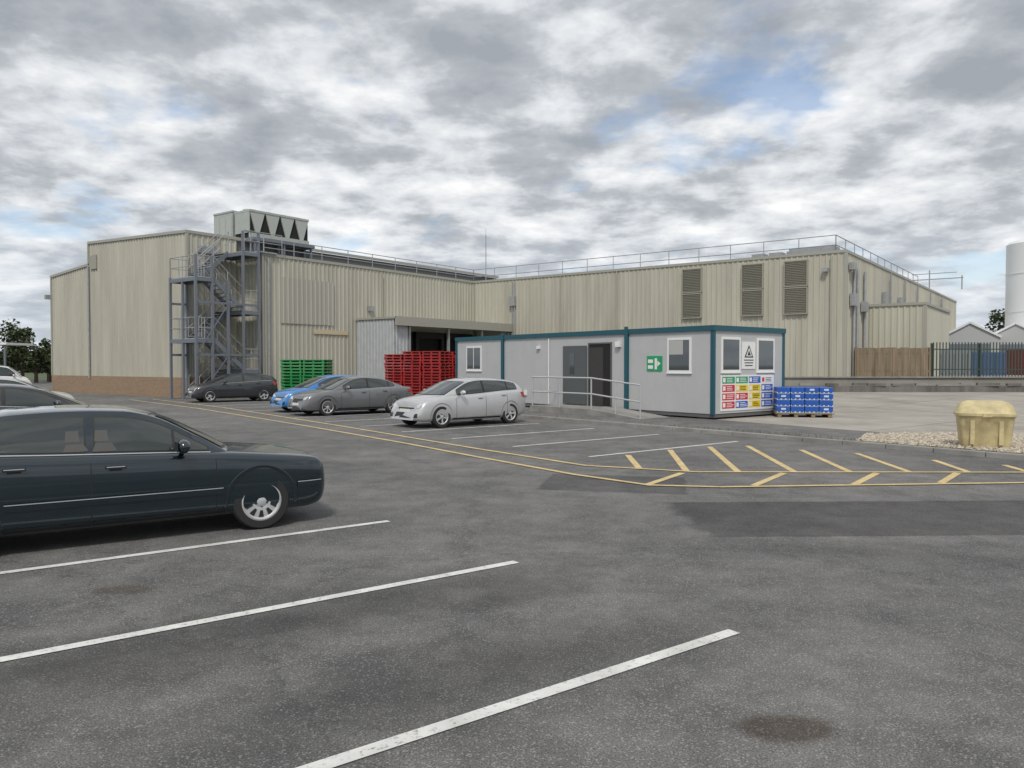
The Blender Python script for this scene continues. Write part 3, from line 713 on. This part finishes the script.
# stair tower
s=MB(); zs=[0,1.64,3.28,4.92,6.56,8.2]
for (x,y,zt) in ((-2.3,-4.2,6.6),(.2,-4.2,7.7),(-2.3,-3.25,6.6),(.2,-3.25,7.7),(.2,-1.35,9.3),(.2,-.35,9.3),(-1.05,-4.2,6.5),(.2,-2.3,6.5)):
    s.bb(x-.06,x+.06,y-.06,y+.06,0,zt,1)
def guard(p0,p1,h=1.1):
    p0=Vector(p0);p1=Vector(p1)
    for hh in (.55,h): s.cyl(p0+Vector((0,0,hh)),p1+Vector((0,0,hh)),.024,6,0)
    for q in (0,.5,1):
        c_=p0.lerp(p1,q); s.cyl(c_,c_+Vector((0,0,h)),.024,6,0)
for i in range(5):
    lane=-1.72 if i%2==0 else -.38
    ya,yb=(-3.2,-1.35) if i%2==0 else (-1.35,-3.2)
    for t_ in range(9):
        f=(t_+.5)/9; s.box((lane,ya+(yb-ya)*f,zs[i]+1.64*(t_+1)/9-.02),(1.0,.23,.035),0,0)
    for dx in (-.53,.53):
        s.bar((lane+dx,ya,zs[i]+.02),(lane+dx,yb,zs[i+1]-.0),.04,.24,1); guard((lane+dx,ya,zs[i]+.1),(lane+dx,yb,zs[i+1]+.1))
for i in range(1,6):
    z=zs[i]; far=i%2==1
    (y0_,y1_)=(-1.35,-.35) if far else (-4.2,-3.2)
    s.bb(-2.3,.2,y0_,y1_,z-.05,z,0)
    for yy in (y0_,y1_): s.bb(-2.34,.24,yy-.05,yy+.05,z-.25,z-.06,1)
    for xx in (-2.3,.2): s.bb(xx-.045,xx+.045,y0_+.06,y1_-.06,z-.245,z-.065,1)
    if far: guard((.2,y0_,z),(.2,y1_,z))
    else: guard((-2.3,-4.2,z),(.2,-4.2,z)); guard((.2,-4.2,z),(.2,-3.2,z)); guard((-2.3,-4.2,z),(-2.3,-3.2,z))
for z in (2.4,5.2): s.bar((.2,-4.2,z),(.2,-.35,z),.06,.12,1); s.bar((-2.3,-4.2,z),(-2.3,-3.2,z),.06,.12,1)
for z0_,z1_ in ((0,2.4),(2.4,5.2)): s.bar((.26,-4.2,z0_),(.26,-2.3,z1_),.03,.05,1)
s.bb(-2.3,.2,-.34,.9,8.25,8.32,0); guard((.25,-1.3,8.25),(.25,1.2,8.25))
s.build('external_staircase',[M_galv,M_grey],fac)
# loading canopy
l_=MB()
M_sheet=mat('galv_sheet',(.46,.48,.49),.5,.2,var=.1,vscale=2)
clad(l_,(-.0+.08,7.0),(3.5,7.0),.1,4.7,4.7,.28,.035,0)
l_.bb(.1,3.5,7.06,7.12,.1,4.65,0)
clad(l_,(3.5,7.0),(3.5,8.2),.1,4.7,4.7,.28,.035,0)
l_.bb(.1,3.8,6.9,18.8,4.72,4.84,1)
l_.bb(3.7,3.85,6.9,18.8,4.3,4.86,1)
for yy in (8.3,12,15.5,18.6): l_.bb(3.45,3.6,yy-.07,yy+.07,.0,4.71,2)
l_.bb(.1,.16,8.0,18.6,.3,4.6,3)
for (ya,yb) in ((9.0,11.3),(12.3,14.6),(15.5,17.8)):
    l_.bb(.17,.24,ya,yb,.9,3.7,4)
    l_.bb(.16,.55,ya-.3,ya,.7,4.1,5); l_.bb(.16,.55,yb,yb+.3,.7,4.1,5); l_.bb(.16,.56,ya-.3,yb+.3,3.7,4.15,5)
l_.bb(.6,3.4,18.5,18.7,.1,4.6,3)
l_.build('loading_canopy',[M_sheet,M_trim,M_galv,mat('cream_wall',(.55,.54,.47),.6),M_black,M_dark],fac)
# ------------------------------------------------------------------ pallets
def pallet_stack(name,col,x,y,rot,n,nx):
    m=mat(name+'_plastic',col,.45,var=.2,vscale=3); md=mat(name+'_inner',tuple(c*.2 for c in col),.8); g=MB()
    for ix in range(nx):
        ox=ix*1.27; nn_=n-random.choice((0,0,1))
        for i in range(nn_):
            z=i*.165; j=random.uniform(-.03,.03); k_=random.uniform(-.02,.02)
            g.box((ox+j,k_,z+.065),(.95,.85,.09),0,1)  # filler block in darkened plastic colour, painting the shade between pallet decks
            for bx in (-.52,0,.52): 
                g.box((ox+j,bx*.92+k_,z+.01),(1.16,.10,.018),0,0)
                for cx in (-.53,0,.53): g.box((ox+j+cx,bx*.92+k_,z+.065),(.09,.10,.095),0,0)
            for q in range(7): g.box((ox+j-.54+q*.18,k_,z+.132),(.12,1.06,.034),0,0)
            for q in (-.53,.53): g.box((ox+j,q+k_,z+.131),(1.2,.03,.04),0,0); 
            for q in (-.6,.6): g.box((ox+j+q,k_,z+.131),(.03,1.03,.04),0,0)
    return g.build(name,[m,md],None,(x,y,.0),rot)
pallet_stack('green_pallet_stack',(.02,.27,.07),-11.5,40.9,R(-12),14,2)
pallet_stack('red_pallet_stack',(.40,.03,.03),-6.6,44.6,R(-25),16,3)
pallet_stack('red_pallet_stack',(.40,.03,.03),-4.9,46.4,R(-25),16,3)
# ------------------------------------------------------------------ cabin
C=(6.42,24.5,0)
cab=empty('portable_cabin',C,PK)   # local -x = along long face, +y = depth
M_cab=mat('cabin_panel',(.45,.455,.455),.6,var=.04,vscale=1.5)
M_teal=mat('teal_trim',(.012,.085,.115),.45)
L=14.4; D=3.96; Z0=.28; Z1=2.95
g=MB()
g.bb(-L,0,0,D,Z0,Z1,0)
for xx in [-L+.4+i*1.5 for i in range(10)]:
    for yy in (.3,D/2,D-.3): g.bb(xx-.2,xx+.2,yy-.2,yy+.2,.1,Z0,2)
g.bb(-L+.01,-.01,.02,.10,.16,Z0-.002,2); g.bb(-.10,-.02,.11,D-.02,.16,Z0-.002,2)
for q in range(1,12): 
    xx=-q*1.2; 
    g.bb(xx-.012,xx+.012,-.006,.02,Z0,Z1,0)
g.build('walls',[M_cab,M_cab,M_core],cab)
g=MB()
g.bb(-L-.06,.06,-.06,D+.06,Z1,Z1+.17,0)
for u in (0,3.7,10.87,14.4):
    g.bb(-u-.07 if u else -.10,-u+.07 if u else .035,-.035,.06,Z0-.02,Z1-.002,0)
for u in (3.7,10.87): g.bb(-u-.08,-u+.08,-.09,-.062,.2,Z1+.26,0)
g.bb(-.06,.035,D-.08,D+.035,Z0-.02,Z1-.002,0)
g.build('teal_frame',[M_teal],cab)
g=MB(); M_cglass=mat('window_glass',(.05,.06,.065),.04,spec=.9,coat=.5)
M_blind=mat('roller_blind',(.42,.42,.40),.7)
def win_long(u0,u1,z0,z1):
    g.bb(-u1,-u0,-.03,.01,z0,z1,0)
    g.bb(-u1+.08,-u0-.08,-.036,.0,z0+.08,z1-.08,1)
    g.bb(-(u0+u1)/2-.02,-(u0+u1)/2+.02,-.04,.0,z0+.08,z1-.08,0) if u1-u0>1.05 else None
    g.bb(-u1-.02,-u0+.02,-.05,.005,z0-.04,z0,0)
win_long(.87,1.87,1.60,2.76); win_long(12.45,13.6,1.60,2.70)
g.bb(-1.78,-1.2,-.0375,-.03,2.2,2.67,5)
def win_end(v0,v1,z0,z1):
    g.bb(-.01,.03,v0,v1,z0,z1,0); g.bb(0,.036,v0+.08,v1-.08,z0+.08,z1-.08,1); g.bb(-.005,.05,v0-.02,v1+.02,z0-.04,z0,0)
win_end(.38,1.40,1.62,2.76); win_end(2.34,3.36,1.62,2.76)
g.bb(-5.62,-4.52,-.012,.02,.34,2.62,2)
for (a_,b_) in ((-5.68,-5.62),(-4.52,-4.46)): g.bb(a_,b_,-.03,.02,.3,2.68,3)
g.bb(-5.68,-4.46,-.031,.02,2.62,2.68,3)
g.bb(-7.0,-5.72,-.10,-.05,.36,2.58,3)
g.bb(-6.6,-6.35,-.108,-.05,1.5,2.3,1)
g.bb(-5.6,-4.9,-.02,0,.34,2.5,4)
g.build('windows_and_door',[M_white,M_cglass,M_black,mat('door_grey',(.09,.098,.103),.5),mat('interior_grey',(.045,.043,.040),.8),M_blind],cab)
g=MB(); colr=dict(white=(.75,.75,.75),red=(.55,.02,.03),blue=(.02,.1,.45),yellow=(.75,.55,.02),green=(.01,.3,.12),black=(.02,.02,.02))
names=list(colr); SM=[mat('sign_'+k_,colr[k_],.4) for k_ in names]; ix={k_:i for i,k_ in enumerate(names)}
g.bb(-2.78,-2.10,-.02,0,1.64,2.16,ix['green'])
for q in range(2): g.bb(-2.72,-2.50,-.026,-.02,1.72+q*.2,1.84+q*.2,ix['white'])
g.bb(-2.42,-2.32,-.026,-.02,1.70,2.08,ix['white']); g.quadpts([(-2.3,-.026,1.8),(-2.16,-.026,1.9),(-2.3,-.026,2.0)],ix['white'])
g.bb(0,.02,1.5,2.24,1.72,2.62,ix['white'])
g.quadpts([(.026,1.62,2.1),(.026,2.12,2.1),(.026,1.87,2.52)],ix['black']); g.quadpts([(.029,1.70,2.14),(.029,2.04,2.14),(.029,1.87,2.43)],ix['white'])
g.quadpts([(.032,1.78,2.17),(.032,1.98,2.17),(.032,1.86,2.34)],ix['black'])
for q in range(3): g.bb(.02,.026,1.6+.03*q,2.14-.03*q,2.0-q*.09,2.03-q*.09,ix['black'])
g.bb(0,.02,.36,3.34,.36,1.52,ix['white'])
cells=[['green','green','blue','white'],['red','yellow','yellow','blue'],['red','red','yellow','blue'],['red','blue','yellow','blue']]
cw=2.9/4; cz=1.08/4
for r_i in range(4):
    for c_i in range(4):
        v0=.40+c_i*cw; z1_=1.49-r_i*cz; col_=cells[r_i][c_i]
        g.bb(.02,.026,v0+.03,v0+cw-.03,z1_-cz+.03,z1_-.02,ix[col_])
        tc_='white' if col_!='yellow' and col_!='white' else 'black'
        g.bb(.026,.030,v0+.06,v0+.19,z1_-cz+.07,z1_-.06,ix['white' if col_!='white' else 'red'])
        for q in range(3): g.bb(.026,.030,v0+.26,v0+cw-random.uniform(.07,.2),z1_-.085-q*.055,z1_-.065-q*.055,ix[tc_])
g.build('signs',SM,cab)
g=MB(); g.bb(-4.2,-4.0,-.12,0,2.5,2.7,0); g.bb(-8.6,-8.45,-.1,0,2.5,2.62,0); g.bb(-9.5,-9.3,-.06,0,.6,.8,0); g.cyl((-7.9,-.04,.3),(-7.9,-.04,2.9),.025,6,0)
g.build('cabin_fittings',[M_white],cab)
rp=empty('access_ramp',C,PK)
g=MB()
g.bb(-7.2,-3.9,-1.6,-.14,.1,.32,0)
b_=len(g.v); g.v+=[(-3.9,-1.6,.1),(-3.9,-.14,.1),(-1.6,-.14,.1),(-1.6,-1.6,.1),(-3.9,-1.6,.32),(-3.9,-.14,.32)]
g.f+= [(b_,b_+4,b_+3),(b_+1,b_+2,b_+5),(b_+4,b_+5,b_+2,b_+3),(b_,b_+1,b_+5,b_+4)]; g.mi+=[0]*4
for (x,zb_) in ((-7.1,.3),(-5.6,.3),(-3.95,.3),(-2.8,.2),(-1.7,.1)): g.cyl((x,-1.55,zb_),(x,-1.55,zb_+1.1),.028,8,1)
for hh in (.55,1.1): g.cyl((-7.1,-1.55,.3+hh),(-3.95,-1.55,.3+hh),.028,8,1); g.cyl((-3.95,-1.55,.3+hh),(-1.7,-1.55,.1+hh),.028,8,1)
for hh in (.55,1.1): g.cyl((-7.1,-1.55,.3+hh),(-7.1,-.3,.3+hh),.028,8,1)
g.cyl((-7.1,-.3,.3),(-7.1,-.3,1.4),.028,8,1)
g.build('ramp_and_rails',[M_kerb,mat('handrail_galv',(.5,.51,.52),.4,.3)],rp)
# blue bottled-water packs on a pallet
g=MB(); M_bl=mat('blue_plastic',(.015,.09,.40),.35,var=.15,vscale=4)
for ix_ in range(4):
    for iy in range(3):
        for iz in range(4):
            cx=ix_*.45-.675; cy=iy*.40; cz_=.15+iz*.215
            g.box((cx,cy,cz_+.13),(.425,.375,.15),0,0)
            g.box((cx,cy,cz_+.028),(.415,.365,.052),0,1)
            for q in (-.14,0,.14): g.box((cx+q,cy,cz_+.11),(.09,.385,.17),0,0)
            if iy==0 and random.random()<.35: g.box((cx,cy-.195,cz_+.13),(.15,.006,.06),0,1)
for q in (-.8,-.27,.27,.8): g.box((q*1.0,.4,.06),(.12,1.2,.10),0,2)
g.box((0,.4,.13),(1.86,1.24,.03),0,2)
g.build('blue_water_pack_stack',[M_bl,mat('pack_white',(.55,.62,.70),.4),mat('pallet_wood',(.25,.18,.1),.9)],None,(9.80,25.8,.1),R(-12),bevel=.012)
# grit bin
g=MB(); prof=[(.0,.47,.33),(.05,.48,.34),(.10,.50,.35),(.62,.56,.42),(.66,.60,.46),(.71,.60,.46),(.74,.57,.43),(.86,.53,.38),(.93,.46,.28),(.96,.35,.15)]
N=28
def sup(a,rx,ry):
    c_,s_=math.cos(a),math.sin(a); e=.30
    return (rx*math.copysign(abs(c_)**e,c_),ry*math.copysign(abs(s_)**e,s_))
for (z,rx,ry) in prof:
    for i in range(N):
        x,y=sup(2*math.pi*(i+.5)/N,rx*.93,ry); g.v.append((x,y,z*1.03))
for k_ in range(len(prof)-1):
    for i in range(N):
        j=(i+1)%N; g.f.append((k_*N+i,k_*N+j,(k_+1)*N+j,(k_+1)*N+i)); g.mi.append(0)
g.f.append(tuple((len(prof)-1)*N+i for i in range(N))); g.mi.append(0); g.f.append(tuple(reversed(range(N)))); g.mi.append(0)
g.box((0,-.472,.70),(.16,.03,.07),0,0); g.box((-.26,-.40,.33),(.08,.05,.5),0,0); g.box((.26,-.40,.33),(.08,.05,.5),0,0)
g.build('grit_bin',[mat('grit_bin_plastic',(.50,.42,.23),.65,var=.3,vscale=3)],None,(10.12,16.45,.1),R(-25),True)
# ------------------------------------------------------------------ terrace, fences, tank, background
M_ret=mat('old_concrete',(.15,.14,.13),.95,var=.4,vscale=1.2,streak=True)
g=MB()
g.prism([(13.6,41.9),(62,41.9),(62,80),(22,80),(13.6,47)],.2,1.15,0)
g.bb(13.6,62,41.2,41.88,.2,.72,1); g.bb(13.5,62,41.8,41.98,1.152,1.22,2)
g.build('raised_terrace',[M_terr,M_ret,M_kerb])
g=MB()
for i in range(26):
    x=16+i*1.2+random.uniform(-.4,.4); g.box((x,41.3+random.uniform(-.15,.15),.78+random.uniform(0,.05)),(random.uniform(.4,1.3),.18,.12),random.uniform(-.1,.1),random.choice((0,1)))
g.build('edging_rubble',[M_ret,M_kerb])
g=MB()
for i in range(28): 
    x=19.6+i*.145; g.box((x,43.6+random.uniform(-.01,.01),2.0+random.uniform(-.03,.03)),(.13,.02,1.65),0,0)
for zz in (1.5,2.5): g.bb(19.5,23.7,43.62,43.68,zz-.05,zz+.05,0)
for xx in (19.5,21.6,23.7): g.bb(xx-.05,xx+.05,43.62,43.72,1.15,2.85,0)
g.build('timber_fence',[mat('fence_timber',(.20,.155,.105),.9,var=.35,vscale=4,streak=True)])
g=MB()
x=24.1
while x<52:
    g.box((x,44.0,2.15),(.065,.012,1.95),0,0); g.xbox(Matrix.Translation((x,44.0,3.13))@Matrix.Rotation(R(45),4,'Y'),.046,.012,.046,0)
    x+=.18
for zz in (1.6,2.75): g.bb(24,52,44.01,44.05,zz-.03,zz+.03,0)
for i in range(11): g.bb(24+i*2.75,24.1+i*2.75,44.05,44.15,1.15,3.1,0)
g.build('palisade_fence',[mat('fence_green',(.04,.065,.055),.6)])
g=MB(); g.cyl((41.75,61,1),(41.75,61,11.4),2.3,40,0); g.ell((41.75,61,11.4),(2.3,2.3,.5),0,40,8)
for zz in (3,6,9): g.cyl((41.75,61,zz),(41.75,61,zz+.08),2.33,40,0)
g.cyl((39.9,59.5,1),(39.9,59.5,11.9),.04,6,1); g.cyl((40.3,59.2,1),(40.3,59.2,11.9),.04,6,1)
g.build('storage_tank',[mat('tank_white',(.72,.73,.73),.4),M_galv],smooth=True)
M_tent=mat('tent_fabric',(.70,.71,.72),.6,var=.05)
# gabled white-roofed sheds behind the fence
for (cx,cy) in ((33.6,56.5),(37.6,57.5),(42.5,72),(47.5,72)):
    g=MB(); hw=1.9; e_=3.9; rz=4.95
    for yy in (0,9):
        for (xx,zz) in ((-hw,1.15),(-hw,e_),(0,rz),(hw,e_),(hw,1.15)): g.v.append((xx,yy,zz))
    for i,mi_ in ((0,1),(1,0),(2,0),(3,1)): g.f.append((i,i+1,6+i,5+i)); g.mi.append(mi_)
    g.f.append((0,1,2,3,4)); g.mi.append(1); g.f.append((9,8,7,6,5)); g.mi.append(1)
    g.bb(-1.3,1.3,-.05,-.01,1.2,3.4,2)
    g.bar((-hw-.05,-.06,e_-.02),(0,-.06,rz+.03),.12,.14,0); g.bar((0,-.06,rz+.03),(hw+.05,-.06,e_-.02),.12,.14,0)
    g.build('white_roofed_shed',[M_tent,mat('shed_wall',(.42,.43,.43),.6),M_grey],None,(cx,cy,0),R(-32))
g=MB()
for i,(cx,col_) in enumerate(((27.5,0),(30.5,2),(35,1),(38.5,0))):
    g.bb(cx,cx+2.3,50+i,52.5+i,1.15,2.9-.2*(i%2),col_)
    for q in range(8): g.bb(cx+.1+q*.28,cx+.2+q*.28,49.95+i,50+i,1.3,2.6,col_)
g.build('waste_skips',[mat('skip_grey',(.2,.21,.22),.6),mat('skip_red',(.25,.06,.05),.5),mat('skip_blue',(.06,.1,.2),.5)])
# trees
M_leaf=mat('foliage',(.035,.055,.02),.9,var=.5,vscale=.6,col2=(.075,.10,.035))
M_bark=mat('bark',(.09,.07,.05),.9)
def tree(name,x,y,h,sp,n,zb=0.0,lf=.35):
    g=MB(); g.cyl((x,y,zb),(x,y,zb+h*.5),.22,7,1,.12)
    cl=[]
    for i in range(14):
        a=random.uniform(0,6.28); rr=random.uniform(0,sp); zz=zb+h*random.uniform(.32,.92)
        c_=Vector((x+rr*math.cos(a)*(1.1-(zz-zb)/h*.6),y+rr*math.sin(a),zz)); cl.append((c_,random.uniform(.5,1.0)*h*.17))
        g.cyl((x,y,zb+h*.3),c_,.07,5,1,.02)
    for i in range(n):
        c_,r_=random.choice(cl); v=Vector((random.gauss(0,1),random.gauss(0,1),random.gauss(0,.8))).normalized()*r_*random.random()**.4
        p=c_+v; q=Matrix.Rotation(random.uniform(0,6.28),3,Vector((random.gauss(0,1),random.gauss(0,1),random.gauss(0,1))).normalized())
        s_=lf*random.uniform(.5,1.2)
        g.quadpts([p+q@Vector(t)*s_ for t in ((-.5,-.3,0),(.5,-.2,0),(.3,.4,.1),(-.3,.5,0))],0)
    g.build(name,[M_leaf,M_bark])
for (tx,ty,th) in ((-56,88,6.4),(-60,93,7.2),(-63.5,90,5.6),(-53,88,5.2),(-50.5,84,4.4),(-49.5,80,3.8)): tree('tree',tx,ty,th,2.5,1700)
tree('tree',61,96,9.5,2.5,1500); tree('tree',66,100,8.6,2.5,1500)
g=MB()
for i in range(16000):
    t_=random.random(); x=-400+t_*900; y=230+40*math.sin(x*.01)+random.uniform(-8,8); hh=5+2.5*math.sin(x*.07)+2*math.sin(x*.19+1)+1.5*math.sin(x*.41)
    p=Vector((x,y,random.random()**.7*hh)); q=Matrix.Rotation(random.uniform(0,6.28),3,Vector((random.gauss(0,1),random.gauss(0,1),random.gauss(0,1))).normalized())
    s_=random.uniform(1.2,2.6); g.quadpts([p+q@Vector(v)*s_ for v in ((-.5,-.4,0),(.5,-.3,0),(.4,.5,0),(-.4,.5,0))],0)
g.build('distant_tree_line',[M_leaf])
g=MB(); g.bb(-54,-46.0,70,74,3.7,3.9,0)
for xx in (-53.5,-50,-46.3): g.bb(xx-.07,xx+.07,70.2,70.35,0,3.69,1)
g.build('canopy_shelter',[M_white,M_grey])
g=MB(); g.cyl((-35.2,62,0),(-35.2,62,4.6),.06,8); g.bb(-35.5,-34.9,61.95,62.02,3.7,4.6,1); g.build('sign_post',[M_galv,M_white])
# ------------------------------------------------------------------ sky, sun
W_=bpy.data.worlds.new('World'); S.world=W_; W_.use_nodes=True; nt=W_.node_tree; n=nt.nodes; l=nt.links
bg=n['Background']; az=R(186); el=R(52)
sky=n.new('ShaderNodeTexSky'); sky.sky_type='NISHITA'; sky.sun_disc=False; sky.sun_elevation=el; sky.sun_rotation=az
tc=n.new('ShaderNodeTexCoord'); sx=n.new('ShaderNodeSeparateXYZ'); l.new(tc.outputs['Generated'],sx.inputs[0])
def mth(op,a,b=None):
    x=n.new('ShaderNodeMath'); x.operation=op
    for i,q in enumerate((a,b)):
        if q is None: continue
        if isinstance(q,(int,float)): x.inputs[i].default_value=q
        else: l.new(q,x.inputs[i])
    return x.outputs[0]
zc=mth('ADD',mth('MAXIMUM',sx.outputs[2],0.0),.20)
cb=n.new('ShaderNodeCombineXYZ'); l.new(mth('DIVIDE',sx.outputs[0],zc),cb.inputs[0]); l.new(mth('DIVIDE',sx.outputs[1],zc),cb.inputs[1]); cb.inputs[2].default_value=3.3
def nz(sc,de,ro,di=0,off=0,xyz=None):
    mp=n.new('ShaderNodeMapping'); mp.inputs['Location'].default_value=xyz or (off,off*.7,off*.3); l.new(cb.outputs[0],mp.inputs[0])
    x=n.new('ShaderNodeTexNoise'); x.inputs['Scale'].default_value=sc; x.inputs['Detail'].default_value=de; x.inputs['Roughness'].default_value=ro; x.inputs['Distortion'].default_value=di; l.new(mp.outputs[0],x.inputs['Vector']); return x.outputs['Fac']
comb=mth('ADD',mth('MULTIPLY',nz(1.1,2,.5,.2,5.0),.30),mth('MULTIPLY',nz(4.2,7,.56,.1,2.0),.70))
rp_=n.new('ShaderNodeValToRGB'); l.new(comb,rp_.inputs['Fac']); e=rp_.color_ramp.elements
e[0].position=.36; e[0].color=(.37,.40,.44,1); e[1].position=.63; e[1].color=(1.0,1.0,1.0,1)
q=e.new(.45); q.color=(.49,.52,.56,1); q=e.new(.52); q.color=(.72,.75,.785,1)
# blue gaps
gap=nz(1.5,5,.6,.1,0,(-1.545,2.156,4.0)); gm=n.new('ShaderNodeMapRange'); l.new(gap,gm.inputs[0]); gm.inputs[1].default_value=.565; gm.inputs[2].default_value=.665
sc_=n.new('ShaderNodeVectorMath'); sc_.operation='SCALE'; l.new(sky.outputs[0],sc_.inputs[0]); sc_.inputs['Scale'].default_value=.15
mx=n.new('ShaderNodeMix'); mx.data_type='RGBA'; l.new(mth('MULTIPLY',gm.outputs[0],.75),mx.inputs[0]); l.new(rp_.outputs[0],mx.inputs[6]); l.new(sc_.outputs[0],mx.inputs[7])
# horizon haze
hz=n.new('ShaderNodeMapRange'); l.new(sx.outputs[2],hz.inputs[0]); hz.inputs[1].default_value=.18; hz.inputs[2].default_value=.0; hz.inputs[3].default_value=0; hz.inputs[4].default_value=.55
mx2=n.new('ShaderNodeMix'); mx2.data_type='RGBA'; l.new(hz.outputs[0],mx2.inputs[0]); l.new(mx.outputs[2],mx2.inputs[6]); mx2.inputs[7].default_value=(.68,.76,.85,1)
l.new(mx2.outputs[2],bg.inputs['Color']); bg.inputs['Strength'].default_value=1.0
sd=Vector((math.sin(az)*math.cos(el),math.cos(az)*math.cos(el),math.sin(el)))
su=bpy.data.lights.new('sun','SUN'); su.energy=2.3; su.angle=R(9); su.color=(1,.955,.88); so=bpy.data.objects.new('sun',su); S.collection.objects.link(so); so.rotation_euler=sd.to_track_quat('Z','Y').to_euler(); so.location=(0,0,50)
# camera
cam=bpy.data.cameras.new('camera'); cam.lens=27.04; cam.sensor_width=36; cam.clip_end=5000; co=bpy.data.objects.new('camera',cam); S.collection.objects.link(co)
co.location=(0,0,1.85); co.rotation_euler=(R(90-1.415),0,0); S.camera=co
S.view_settings.view_transform='Standard'; S.view_settings.look='None'; S.view_settings.exposure=0
